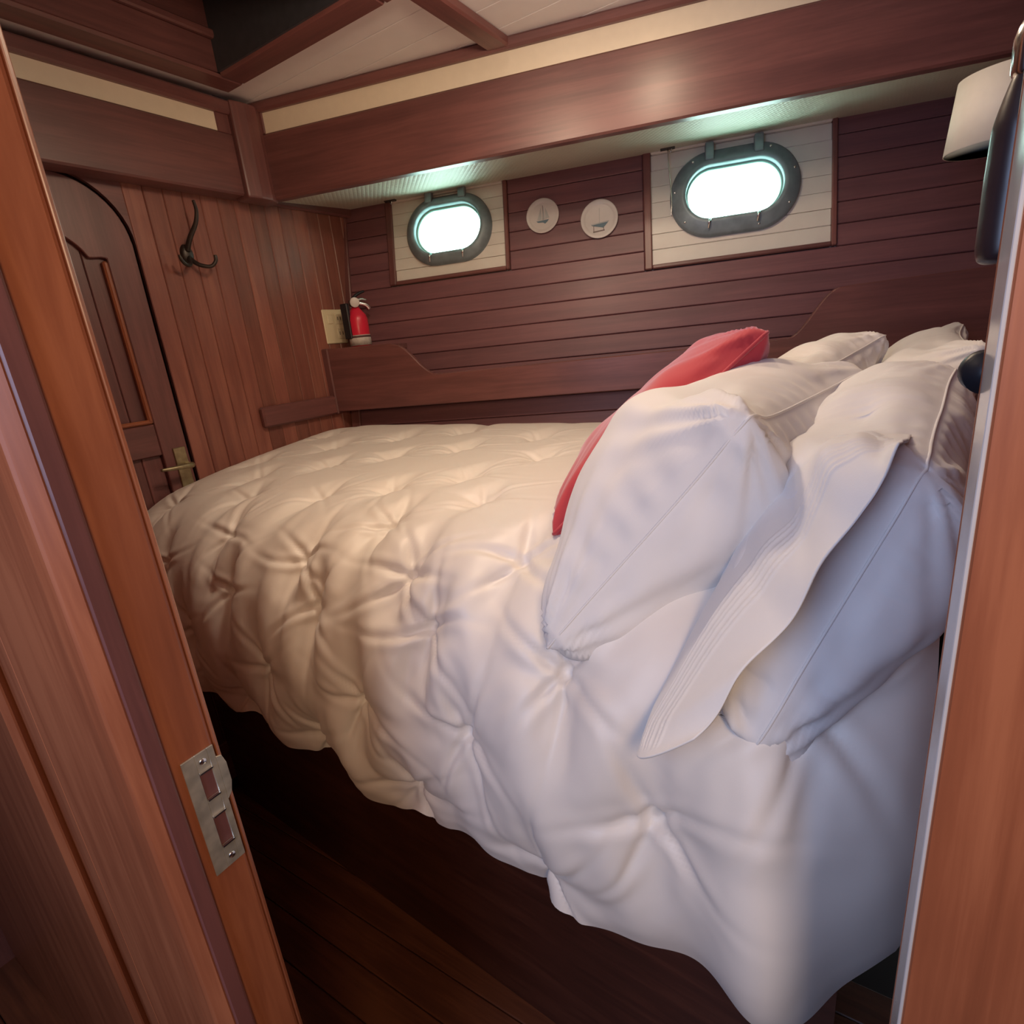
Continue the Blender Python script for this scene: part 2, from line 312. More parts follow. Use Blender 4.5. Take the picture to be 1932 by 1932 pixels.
def stadium(hl, hh, n=48):
    # half length hl, half height hh -> closed polyline, with outward normals
    r = hh*.98; s = hl-r; out = []
    for k in range(n):
        t = 2*math.pi*(k+.5)/n; cx = s if math.cos(t) > 0 else -s
        # smooth superellipse-like port outline
        out.append((cx+r*math.cos(t), hh*math.sin(t)))
    return out
def port_sweep(name, hl, hh, prof, mat, parent, c, n=56, bev=0):
    # prof: list of (offset outwards, depth); swept round the stadium
    v = []; f = []
    rings = []
    for off, dep in prof:
        st = stadium(hl+off, hh+off, n); rings.append([(c[0]+x, c[1]+y, dep) for x, y in st])
    for r in rings: v += r
    m_ = len(prof)
    for i in range(m_-1):
        for k in range(n): f.append((i*n+k, i*n+(k+1) % n, (i+1)*n+(k+1) % n, (i+1)*n+k))
    return mesh(name, v, f, mat, parent, True)
def window(idx, l0, l1, zs, c, hl, hh, ring, label):
    w = empty('window_%d' % idx, HULL); struct(w, label, 'porthole')
    h0 = hz(zs); h1 = hz(1.885); n = 64
    fw = .024
    # frame strips
    box('frame_strip', l0, l0+fw, h0, h1, -.012, .010, 'mahogany_plain_y', w, .003)
    box('frame_strip', l1-.014, l1, h0, h1, -.012, .010, 'mahogany_plain_y', w, .003)
    box('frame_strip', l0+fw, l1-.014, h0, h0+.013, -.012, .009, 'mahogany_plain_x', w, .003)
    box('frame_strip', l0+fw, l1-.014, h1-.012, h1, -.012, .009, 'panel_white', w, .003)
    a, b_ = l0+fw, l1-.014
    # white boards cut round the port
    ph, pw = hh+.012, hl+.012
    def edge(h):
        t = (h-c[1])/ph
        if abs(t) >= 1: return 0
        r = ph*.98; s = pw-r; return s+r*math.sqrt(1-t*t)
    nb = 7; hh0 = h0+.013; step = (h1-.012-hh0)/nb
    for k in range(nb):
        ha, hb = hh0+k*step+.0005, hh0+(k+1)*step-.0005
        hs = np.linspace(ha, hb, 8)
        if max(edge(h) for h in hs) == 0:
            box('panel_board', a, b_, ha, hb, -.010, -.001, 'panel_white', w, .0016)
        else:
            for sgn in (-1, 1):
                inn = [(c[0]+sgn*max(edge(h), 0), h) for h in hs]; oo = [((a if sgn < 0 else b_), h) for h in hs]
                strip_prism('panel_board', inn, oo, -.010, -.001, 'panel_white', w, 'z')
    # backing plate with the hole
    st = stadium(hl+.014, hh+.014, n); rect = []
    for x, y in st:
        k = min(((l1+.01-c[0]) if x > 0 else (c[0]-l0+.01))/max(abs(x), 1e-6), ((h1+.03-c[1]) if y > 0 else (c[1]-h0+.01))/max(abs(y), 1e-6)); rect.append((c[0]+x*k, c[1]+y*k))
    strip_prism('panel_backing', [(c[0]+x, c[1]+y) for x, y in st], rect, -.06, -.0102, 'print_pale', w, 'z', closed=True)
    # bronze ring, inner rim, tunnel through the hull, glass
    R = port_sweep('port_ring', hl, hh, [(ring, -.004), (ring, .010), (ring-.006, .017), (.026, .021), (.014, .030), (.004, .031), (0, .026), (0, .004)], 'bronze_ring', w, c)
    R['label'] = 'dark oval bronze port ring'
    port_sweep('rubber_seal', hl, hh, [(.001, .006), (-.004, .006), (-.006, .002), (-.006, -.004), (.001, -.004)], 'tunnel_teal', w, c)
    port_sweep('hull_tunnel', hl, hh, [(.003, .0), (.003, -.075), (.03, -.085), (.03, -.06)], 'tunnel_teal', w, c)
    st = stadium(hl, hh, n)
    prism('glass_pane', [(c[0]+x, c[1]+y) for x, y in st], -.004, .000, 'port_glass', w, 'z')
    # hinge lugs, dogs, screws
    for sx in (-.5, .5):
        box('hinge_lug', c[0]+sx*hl-.013, c[0]+sx*hl+.013, c[1]+hh+.012, c[1]+hh+ring+.016, .010, .034, 'bronze_ring', w, .004, 2)
        tube('dog_bolt', [(c[0]+sx*hl, c[1]-hh-.004, .030), (c[0]+sx*hl-.003, c[1]-hh-.014, .038), (c[0]+sx*hl-.006, c[1]-hh-.030, .030)], [.0045, .004, .002], 'chrome', w, 8)
    for t in np.linspace(.3, 2*math.pi+.3, 8)[:-1]:
        sx = (hl-hh)*(1 if math.cos(t) > 0 else -1)+(hh+ring-.014)*math.cos(t)
        lathe('screw', [(0, .003), (.0035, .0025), (.0042, 0)], 'chrome', w, 10, (c[0]+sx, c[1]+(hh+ring-.014)*math.sin(t), .018))
    return w
window(1, *WIN[0], (.437, hz(1.752)), .124, .078, .036, 'forward oval porthole on its small white boarded panel, nearest the extinguisher')
window(2, *WIN[1], (1.378, hz(1.728)), .140, .078, .048, 'larger oval porthole on a white boarded panel above the pillows')

# ------------------------------------------------------------------ head bulkhead, entry partition, passage shell
whd = empty('wall_head'); struct(whd, 'mahogany bulkhead behind the pillows at the head of the berth', 'wall')
box('panel', .40, 2.45, -.34, -.28, 0, 2.12, 'mahogany_plain_z', whd)
box('corner_batten', 2.10, 2.14, -.283, -.262, .9, 1.9, 'mahogany_plain_z', whd, .003)
we = empty('wall_entry'); struct(we, 'mahogany partition beside the cabin doorway', 'wall')
box('panel', .142, .172, .665, 1.72, 0, 2.12, 'teak_z', we)
box('panel_stile', .128, .142, .665, .70, 0, 2.12, 'teak_z', we, .003)
box('panel_stile', .128, .142, .78, 1.72, 0, 2.12, 'teak_z', we, .006)
box('header', .142, .21, -1.2, .665, 2.0, 2.12, 'teak_y', we)
wp = empty('wall_passage'); struct(wp, 'plain wooden walls of the passage outside the cabin', 'wall')
box('side_panel', -1.3, .145, 1.72, 1.76, 0, 2.12, 'mahogany_plain_z', wp)
box('back_panel', -1.34, -1.3, -1.4, 1.76, 0, 2.12, 'mahogany_plain_z', wp)
box('end_panel', -1.34, .45, -1.24, -1.2, 0, 2.12, 'mahogany_plain_z', wp)
box('return_panel', .36, .42, -1.24, -.28, 0, 2.12, 'mahogany_plain_z', wp)

# ------------------------------------------------------------------ near door jamb, left
j = empty('trim_1'); struct(j, 'orange brown wooden door jamb with a stepped casing, nearest on the left', 'door frame')
YJ = .505
prism('jamb_post', [(.166, YJ), (.206, YJ), (.211, YJ+.005), (.211, YJ+.16), (.166, YJ+.16)], 0, 2.0, 'teak_z', j, 'z', .0015)
prism('edge_bead', [(.2085, YJ-.0012), (.2125, YJ+.001), (.2135, YJ+.005), (.2135, YJ+.03), (.2085, YJ+.03)], 0, 2.0, 'teak_z', j, 'z', .001)
prism('door_stop', [(.150, YJ-.006), (.1665, YJ-.006), (.1665, YJ+.16), (.150, YJ+.16)], 0, 2.0, 'mahogany_plain_z', j, 'z', .002)
prism('casing', [(.137, YJ+.004), (.1505, YJ-.006), (.1505, YJ+.16), (.128, YJ+.16), (.126, YJ+.150), (.128, YJ+.12), (.134, YJ+.02)], 0, 2.0, 'teak_z', j, 'z', .002)
sp = empty('strike_plate', loc=(.19, YJ, .95)); tag(sp, 'worn steel strike plate with two latch holes screwed to the left door jamb', 'strike plate')
# plate with two windows: built from strips, plus the lip and screws  (local x: depth into the cabin, z: height)
def SPB(nm, x0, x1, z0, z1, mat='steel_worn', y0=-.0022, y1=-.0002): 
    o = box(nm, x0, x1, y0, y1, z0, z1, mat, sp, .0004); return o
zt, zb = .066, -.066
PL = [(-.014, -.002, zb, zt), (.010, .016, zb, zt), (-.002, .010, .046, zt), (-.002, .010, -.004, .016), (-.002, .010, zb, -.040)]
for q in PL: SPB('plate_face', *q)
prism('lip', [(.016, .052), (.021, .050), (.0235, .040), (.0235, .018), (.021, .008), (.016, .002)], -.0022, -.0002, 'steel_worn', sp, 'y', .0003)
for q in ((-.002, .010, .016, .046), (-.002, .010, -.040, -.004)): box('latch_hole', q[0], q[1], -.0006, -.0001, q[2], q[3], 'mahogany_plain_z', sp)
for z in (.056, -.056): lathe('screw', [(0, .0012), (.003, .001), (.0036, 0)], 'chrome', sp, 12, (.004, -.0022, z), Matrix.Rotation(math.pi/2, 3, 'X'))
for z, s in ((.046, 1), (-.004, 1), (-.040, 1), (.016, 1)): box('bent_tab', -.002, .010, -.0045, -.002, z-.001, z+.0006, 'chrome', sp)

# ------------------------------------------------------------------ near door, right
d1 = empty('door_1', loc=(.345, -.3, 0)); struct(d1, 'reddish brown cabin door with a glossy edge, its grey reflection painted in, at the far right', 'door')
def D1(o): o.matrix_parent_inverse = Matrix.Translation((-.345, .3, 0)); return o
D1(box('door_leaf', .3285, .358, -.70, -.0475, .01, 1.98, 'teak_z', d1, .001))
e = D1(box('edge_strip', .329, .3575, -.0475, -.0455, .01, 1.98, 'edge_reflection', d1, .0004)); e['label'] = 'glossy door edge with a pale grey reflection painted in'
D1(box('edge_bead', .3575, .3595, -.052, -.0452, .01, 1.98, 'teak_z', d1, .0005))
k = D1(lathe('knob', [(0, .024), (.006, .0235), (.0092, .021), (.0105, .017), (.0092, .013), (.005, .011), (.004, .004), (.009, .003), (.010, 0)], 'black_plastic', d1, 28, (.3595, -.0480, 1.3125), Matrix.Rotation(math.pi/2, 3, 'Y'))); k['label'] = 'round black knob with chrome collar'
D1(lathe('knob_collar', [(.0055, .008), (.0055, .0105), (.0045, .0105)], 'chrome', d1, 20, (.3595, -.0480, 1.3125), Matrix.Rotation(math.pi/2, 3, 'Y')))

# ------------------------------------------------------------------ beams under the deck
CL = vframe(1.292, 1.625)
t2 = empty('trim_2', CL); struct(t2, 'long dark mahogany beam with a glossy cream strip along the hull side', 'beam')
def T2(nm, l0, l1, d0, d1_, z0, z1, mat, bev=.003): return box(nm, l0, l1, d0, d1_, z0, z1, mat, t2, bev)
T2('beam_board', -.03, 2.05, -.036, 0, 1.850, 2.03, 'mahogany_plain_x', .005)
s = T2('cream_strip', .012, 2.05, -.03, -.004, 2.03, 2.084, 'cream_gloss', 0); s['label'] = 'glossy cream painted strip'
T2('cap_moulding', -.03, 2.05, -.036, .012, 2.084, 2.112, 'mahogany_plain_x', .006)
T2('strip_end', -.03, .014, -.03, .0, 2.03, 2.09, 'mahogany_plain_z')
t3 = empty('trim_3'); struct(t3, 'mahogany beam with a cream strip across the top of the far bulkhead', 'beam')
box('beam_board', .1, 1.23, 1.63, 1.70, 1.85, 2.012, 'mahogany_plain_x', t3, .005)
s = box('cream_strip', .1, 1.152, 1.634, 1.69, 2.012, 2.058, 'cream_gloss', t3); s['label'] = 'cream painted strip'
box('cap_moulding', .1, 1.23, 1.618, 1.70, 2.058, 2.094, 'mahogany_plain_x', t3, .006)
box('strip_end', 1.152, 1.20, 1.632, 1.69, 2.010, 2.06, 'mahogany_plain_z', t3, .002)
t5 = empty('trim_5'); struct(t5, 'rounded mahogany corner post where the two beams meet', 'post')
prism('post', [(1.193, 1.612), (1.235, 1.604), (1.272, 1.606), (1.31, 1.63), (1.31, 1.68), (1.193, 1.68)], 1.842, 2.095, 'mahogany_plain_z', t5, 'z', .006, seg=2)
t4 = empty('trim_4'); struct(t4, 'low mahogany batten on the far bulkhead just above the duvet', 'batten')
box('batten', 1.122, 1.43, 1.676, 1.70, 1.162, 1.229, 'mahogany_plain_x', t4, .006)
t6 = empty('trim_6'); struct(t6, 'pale crown batten at the top of the bulkhead boards by the corner', 'batten')
box('batten', 1.24, 1.70, 1.680, 1.70, 1.852, 1.885, 'mahogany_plain_x', t6, .006)

# ------------------------------------------------------------------ ceiling
ce = empty('ceiling'); struct(ce, 'white boarded deckhead with mahogany beams and a dark hatch well', 'ceiling')
HX0, HX1, HY0, HY1 = .50, 1.178, .90, 1.584       # hatch frame outer
c0 = box('board', 0, .0985, -1.4, 1.66, 2.112, 2.124, 'white_paint', ce, .0012); c0.location = (HX1-.004, 0, 0)
for i in range(1, 7): copy(c0, ce, (HX1-.004+.1*i, 0, 0))
box('board', -1.35, HX0+.01, -1.4, 1.76, 2.112, 2.124, 'white_paint', ce)
box('board', HX0, HX1, -1.4, HY0+.01, 2.112, 2.124, 'white_paint', ce)
box('board', HX0, HX1, HY1-.01, 1.76, 2.112, 2.124, 'white_paint', ce)
box('deck_top', HX1-.03, 2.6, -1.4, 1.78, 2.124, 2.16, 'groove_dark', ce)
box('deck_beam', HX1-.02, 1.60, .864, .922, 2.088, 2.114, 'mahogany_plain_x', ce, .005)
fw = .074
for nm, q in (('coaming_frame', (HX0, HX1, HY1-fw, HY1)), ('coaming_frame', (HX0, HX1, HY0, HY0+fw)), ('coaming_frame', (HX0, HX0+fw, HY0+fw, HY1-fw)), ('coaming_frame', (HX1-fw, HX1, HY0+fw, HY1-fw))):
    box(nm, q[0], q[1], q[2], q[3], 2.094, 2.122, 'mahogany_plain_x' if q[1]-q[0] > .2 else 'mahogany_plain_y', ce, .006)
for q in ((HX0+fw-.03, HX1-fw+.03, HY1-fw-.006, HY1-fw+.02), (HX0+fw-.03, HX1-fw+.03, HY0+fw-.02, HY0+fw+.006), (HX0+fw-.02, HX0+fw+.006, HY0+fw, HY1-fw), (HX1-fw-.006, HX1-fw+.02, HY0+fw, HY1-fw)):
    box('hatch_side', *q, 2.10, 2.34, 'mahogany_plain_x' if q[1]-q[0] > .2 else 'hatch_dark', ce)
box('hatch_ledge', HX0+fw, HX1-fw, HY1-fw-.022, HY1-fw-.006, 2.17, 2.19, 'mahogany_plain_x', ce, .004)
box('hatch_cover', HX0+.02, HX1-.02, HY0+.02, HY1-.02, 2.34, 2.37, 'hatch_dark', ce)
sv = [CL @ Vector(p) for p in [(-.45, -.034, 1.862), (2.08, -.034, 1.862)]]
def hullpt(l, z, d=0): return HULL @ Vector((l, hz(z), d))
q = [sv[0], sv[1], hullpt(2.25, 1.888, -.03), hullpt(-.1, 1.888, -.03)]
so = mesh('soffit', [*q, *[p+Vector((0, 0, .012)) for p in q]], [(0, 1, 2, 3), (4, 5, 6, 7), (0, 1, 5, 4), (1, 2, 6, 5), (2, 3, 7, 6), (3, 0, 4, 7)], 'soffit_vinyl', ce); so['label'] = 'white woven vinyl soffit above the portholes'
q = [p+Vector((0, 0, .05)) for p in q]
mesh('soffit_backing', [*q, *[p+Vector((0, 0, .012)) for p in q]], [(0, 1, 2, 3), (4, 5, 6, 7), (0, 1, 5, 4), (1, 2, 6, 5), (2, 3, 7, 6), (3, 0, 4, 7)], 'groove_dark', ce)

# ------------------------------------------------------------------ warm dome lamp on the deckhead (just above the frame), plus an added fill dome
def dome_lamp(loc, label, down, around):
    dl = empty('dome_lamp', loc=loc); tag(dl, label, 'ceiling lamp', 'brass dome lamps on the deckhead')
    lathe('base', [(.075, 0), (.078, -.012), (.066, -.018), (.055, -.018)], 'aged_brass', dl)
    lathe('glass_dome', [(.056, -.017), (.053, -.03), (.042, -.042), (.022, -.05), (0, -.052)], 'lamp_glow', dl)
    for kind, e in (('AREA', down), ('POINT', around)):
        l = bpy.data.lights.new('dome_lamp_light', kind); l.energy = e; l.color = (1.0, .78, .56)
        if kind == 'AREA': l.shape = 'DISK'; l.size = .10
        else: l.shadow_soft_size = .04
        lo = bpy.data.objects.new('dome_lamp_light', l); COL.objects.link(lo); lo.parent = dl; lo.location = (0, 0, -.054 if kind == 'AREA' else -.10)
dome_lamp((1.27, .40, 2.112), 'warm brass dome lamp on the deckhead near the hull beam', 2.0, 1.2)
dome_lamp((.86, .62, 2.112), 'added unseen dome lamp by the hatch, warm fill above the berth edge', 3.2, 5.0)  # second dome is an added, unseen source of warm fill over the berth

# ------------------------------------------------------------------ berth, mattress, shelf
SH = vframe(1.43, 1.7)
sh = empty('bunk_shelf', SH); tag(sh, 'long mahogany bunk shelf with a scalloped fiddle rail along the hull', 'shelf')
def ease(a, b_, n): return [(a[0]+(b_[0]-a[0])*t, a[1]+(b_[1]-a[1])*(3*t*t-2*t**3)) for t in np.linspace(0, 1, n)]
top = [(.0, 1.394), (.24, 1.392), (.27, 1.390)]+ease((.285, 1.386), (.43, 1.274), 12)+[(.5, 1.273), (1.0, 1.277), (1.5, 1.281)]+ease((1.55, 1.283), (1.68, 1.408), 12)+[(1.72, 1.411), (2.06, 1.418)]
bot = [(x, 1.168) for x, _ in top]
fr = strip_prism('fiddle_rail', top, bot, -.022, 0, 'mahogany_plain_x', sh, 'y', bev=.003)
box('shelf_board', .0, 2.06, -.16, -.02, 1.170, 1.188, 'mahogany_plain_x', sh)
box('end_block', .0, .28, -.15, -.02, 1.372, 1.388, 'mahogany_plain_x', sh)
box('end_post', -.012, .022, -.03, .006, 1.160, 1.396, 'mahogany_plain_z', sh, .004)

be = empty('berth'); tag(be, 'dark built in berth base in shadow under the duvet', 'bed')
def prow(y0, y1, xi, xo):    # plan quad of the berth
    return [(.50+.07*y0+xi, y0), (1.40+.306*(1.7-y0)+xo, y0), (1.40+.306*(1.7-y1)+xo, y1), (.50+.07*y1+xi, y1)]
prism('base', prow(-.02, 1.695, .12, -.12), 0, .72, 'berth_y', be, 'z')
mt = prism('mattress', prow(-.025, 1.68, .095, -.09), .722, .975, 'mattress_ticking', None, 'z', .03, seg=3); tag(mt, 'pale mattress hidden beneath the pintucked duvet', 'mattress')

# ------------------------------------------------------------------ cloth simulation (position based)
def hullx(y, z): return 1.55+.2*(z-1.35)+.306*(1.7-y)
def duvet_base(ny, ns, y0=-.06, y1=1.69):
    ys = np.linspace(y0, y1, ny); out = np.zeros((ny, ns, 3))
    for i, y in enumerate(ys):
        xs = .50+.07*y; zh = 1.045+.06*np.clip((y-.6)/1.1, 0, 1); xh = hullx(y, zh)-.02
        d = .03*np.clip((y-1.55)/.14, 0, 1)**2; e = np.clip((.07-y)/.13, 0, 1); wrap = .10*e**2.4
        zsh = 1.05; hem = .590+.02*np.clip((.25-y)/.3, 0, 1)+.01*np.clip((y-.4)/.9, 0, 1)
        P = np.array([[xh+.01, zh-.09], [xh-.01, zh-.03], [xh-.07, zh], [(xh+xs)/2+.1, (zh+zsh)/2+.012], [xs+.24, zsh], [xs+.13, zsh-.025], [xs+.055, zsh-.075], [xs+.012, zsh-.16], [xs-.005, zsh-.25], [xs, hem+.06], [xs+.02, hem]])
        P[:, 1] -= d; P[:, 0] += wrap*np.r_[np.ones(6), 1.1, 1.2, 1.3, 1.4, 1.5]
        t = np.r_[0, np.cumsum(np.hypot(*np.diff(P, axis=0).T)**.5)]; n = len(P); T = np.linspace(0, t[-1], 600); m_ = np.gradient(P, t, axis=0)
        k = np.clip(np.searchsorted(t, T, side='right')-1, 0, n-2); h = (t[k+1]-t[k])[:, None]; s = ((T-t[k])/(t[k+1]-t[k]))[:, None]
        Q = (2*s**3-3*s**2+1)*P[k]+(s**3-2*s**2+s)*h*m_[k]+(-2*s**3+3*s**2)*P[k+1]+(s**3-s**2)*h*m_[k+1]
        L = np.r_[0, np.cumsum(np.hypot(*np.diff(Q, axis=0).T))]; S = np.linspace(0, L[-1], ns)
        out[i, :, 0] = np.interp(S, L, Q[:, 0]); out[i, :, 1] = y; out[i, :, 2] = np.interp(S, L, Q[:, 1])
    return out
def normals(P):
    n = np.cross(np.gradient(P, axis=0), np.gradient(P, axis=1)); return n/(np.linalg.norm(n, axis=2, keepdims=True)+1e-12)
def relax(P, rest, inv, batches):
    for (a, b_, key, st) in batches:
        pa = P[a]; pb = P[b_]; d = pb-pa; L = np.sqrt((d*d).sum(-1))+1e-9; wa = inv[a]; wb = inv[b_]
        g = ((L-rest[key])/L*st/(wa+wb+1e-9))[..., None]*d
        P[a] = pa+wa[..., None]*g; P[b_] = pb-wb[..., None]*g
def springs(ny, ns, P0, fac, kb=3, sb=.15):
    B = []; R = {}; S = slice
    def add(key, sa, sb_, st, mul):
        d = np.linalg.norm(P0[sb_]-P0[sa], axis=-1); ex, ey = {'0': (1, 0), '1': (0, 1)}[str(key[1])] if key[0] != 'd' else (.7071, .7071*(1 if key[1] == 0 else -1))
        F = 1+fac[0]*ex*ex+fac[1]*ey*ey+2*fac[2]*ex*ey; f = .5*(F[sa]+F[sb_]); R[key] = d*(1+(f-1)*mul); B.append((sa, sb_, key, st))
    for st, k, mul, nm in ((1., 1, 1., 's'), (sb, kb, .8, 'b'))+(((sb*.7, 9, .5, 'c'),) if kb == 4 else ()):
        for o in range(2*k):
            # pairs (i, i+k): i in residue class o of 2k, handled one class at a time so that no vertex is used twice
            if ny-k-o > 0: add((nm, 0, o), (S(o, ny-k, 2*k), S(None)), (S(o+k, ny, 2*k), S(None)), st, mul)
            if ns-k-o > 0: add((nm, 1, o), (S(None), S(o, ns-k, 2*k)), (S(None), S(o+k, ns, 2*k)), st, mul)
    for o in (0, 1):
        add(('d', 0, o), (S(o, ny-1, 2), S(0, ns-1)), (S(o+1, ny, 2), S(1, ns)), .35, 1.)
        add(('d', 1, o), (S(o, ny-1, 2), S(1, ns)), (S(o+1, ny, 2), S(0, ns-1)), .35, 1.)
    return B, R
PINCH = [(u*1.78/1.75-.017, v) for u, v in [(.927, .645), (.86, .769), (.778, .619), (.729, .709), (.693, .793), (.799, .876), (.921, .452), (.562, .736), (.748, .478), (.638, .612), (.669, .418), (.547, .582), (.584, .361), (.471, .525), (.401, .605), (.429, .408), (.401, .742), (.52, .789), (.474, .672), (.295, .712), (.447, .88), (.362, .789), (.316, .876), (.225, .803), (.155, .893), (.535, .973), (.617, .89),
         (.07, .80), (.24, .97), (.39, .965), (.70, .965), (.86, .965), (.84, .54), (.93, .25), (.84, .35), (.75, .27), (.66, .22), (.5, .27), (.38, .3)]]
def duvet(ny=400, ns=384, steps=64):
    PH = []; rng = np.random.default_rng(3); P0 = duvet_base(ny, ns); N0 = normals(P0)
    U, V = np.meshgrid(np.arange(ny)/(ny-1), np.arange(ns)/(ns-1), indexing='ij')
    sd = np.clip((V-.66)/.1, 0, 1); exx = .010+.035*sd; eyy = .012+.010*sd; exy = np.zeros((ny, ns)); star = np.zeros((ny, ns)); inv = np.ones((ny, ns)); dmin = np.full((ny, ns), 9.)
    Ls = np.linalg.norm(np.diff(P0[ny//2], axis=0), axis=-1).sum(); Ly = 1.75
    for (u, v) in PINCH:
        r = np.hypot((U-u)*Ly, (V-v)*Ls); dmin = np.minimum(dmin, r); th = np.arctan2((V-v)*Ls, (U-u)*Ly); g = (.22 if v < .64 else .5)*np.exp(-(r/.055)**1.3)
        exx += g*np.sin(th)**2; eyy += g*np.cos(th)**2; exy -= g*np.sin(th)*np.cos(th)
        kk = int(rng.integers(5, 7)); PH.append((u, v, kk, ph_ := rng.uniform(0, 6.28), rng.uniform(.7, 1.3, kk))); ph = ph_; wob = 0.
        star += (np.abs(np.sin(kk*.5*(th-ph)))**.7-.6)*(r/.04)*np.exp(1-r/.04)*(.5 if v < .64 else 1.)
    pin = dmin < .006; inv[pin] = .02; inv[:, 0] = 0.; inv[-1, :] *= .05
    nz = rng.normal(size=(ny, ns))
    for _ in range(3): nz = (nz+np.roll(nz, 1, 0)+np.roll(nz, -1, 0)+np.roll(nz, 1, 1)+np.roll(nz, -1, 1))/5
    P = P0+N0*((.012+.008*sd)*(1-np.exp(-(dmin/.07)**1.5))+nz*.0008+.010*np.clip(star, -1, 1))[..., None]
    Bt, R = springs(ny, ns, P0, (exx, eyy, exy), 4, .3); side = np.clip((V-.72)/.1, 0, 1); prev = P.copy()
    for it in range(steps):
        vel = (P-prev)*.85; prev = P.copy(); n = normals(P)
        P = P+vel+n*(.0005*np.exp(-np.maximum(((P-P0)*N0).sum(2), 0)/.02)*(1-.4*side)*(dmin > .012))[..., None]
        P[..., 2] -= .00006; P[pin] = .5*P[pin]+.5*(P0-N0*.016)[pin]
        for _ in range(4): relax(P, R, inv, Bt)
        dd = ((P-P0)*N0).sum(2); P += N0*(np.maximum(-.018-dd, 0))[..., None]
        dd = ((P-P0)*N0).sum(2); P -= N0*(np.maximum(dd-(.022+.014*sd), 0)*.5)[..., None]
    # crisp creases running out of every pinch, soft hanging folds along the drop
    for _ in range(17):
        A_ = np.pad(P, ((1, 1), (1, 1), (0, 0)), 'reflect', reflect_type='odd'); P = .5*P+.125*(A_[2:, 1:-1]+A_[:-2, 1:-1]+A_[1:-1, 2:]+A_[1:-1, :-2])
    n = normals(P); w = np.zeros((ny, ns))
    for (u, v, kk, ph, ln) in PH:
        r = np.hypot((U-u)*Ly, (V-v)*Ls); th = np.arctan2((V-v)*Ls, (U-u)*Ly); a = .55 if v < .64 else 1.
        for m_ in range(kk):
            dth = (th-ph-2*np.pi*m_/kk-.25*np.sin(m_*2.1+ph)*r/.1+np.pi) % (2*np.pi)-np.pi; t = r*np.sin(np.clip(dth, -1.57, 1.57)); ok = np.cos(dth) > 0
            w += ok*a*(-.0060*np.exp(-(t/.0055)**2)+.0036*np.exp(-((np.abs(t)-.013)/.008)**2))*np.exp(-(r/(.080*ln[m_]))**1.5)*np.clip(r/.006, 0, 1)
    yy = U*Ly; hang = np.clip((V-.76)/.2, 0, 1)
    w += hang*.0135*(np.sin(yy*23+2.0*np.sin(yy*5)+V*4)+.45*np.sin(yy*47+1.7+V*7))*np.clip(1.25-U, 0, 1)
    return P+n*w[..., None]
dv = grid_mesh('duvet', duvet(), 'duvet_cotton'); tag(dv, 'white pintucked duvet with pinched star pleats spread over the berth', 'duvet')

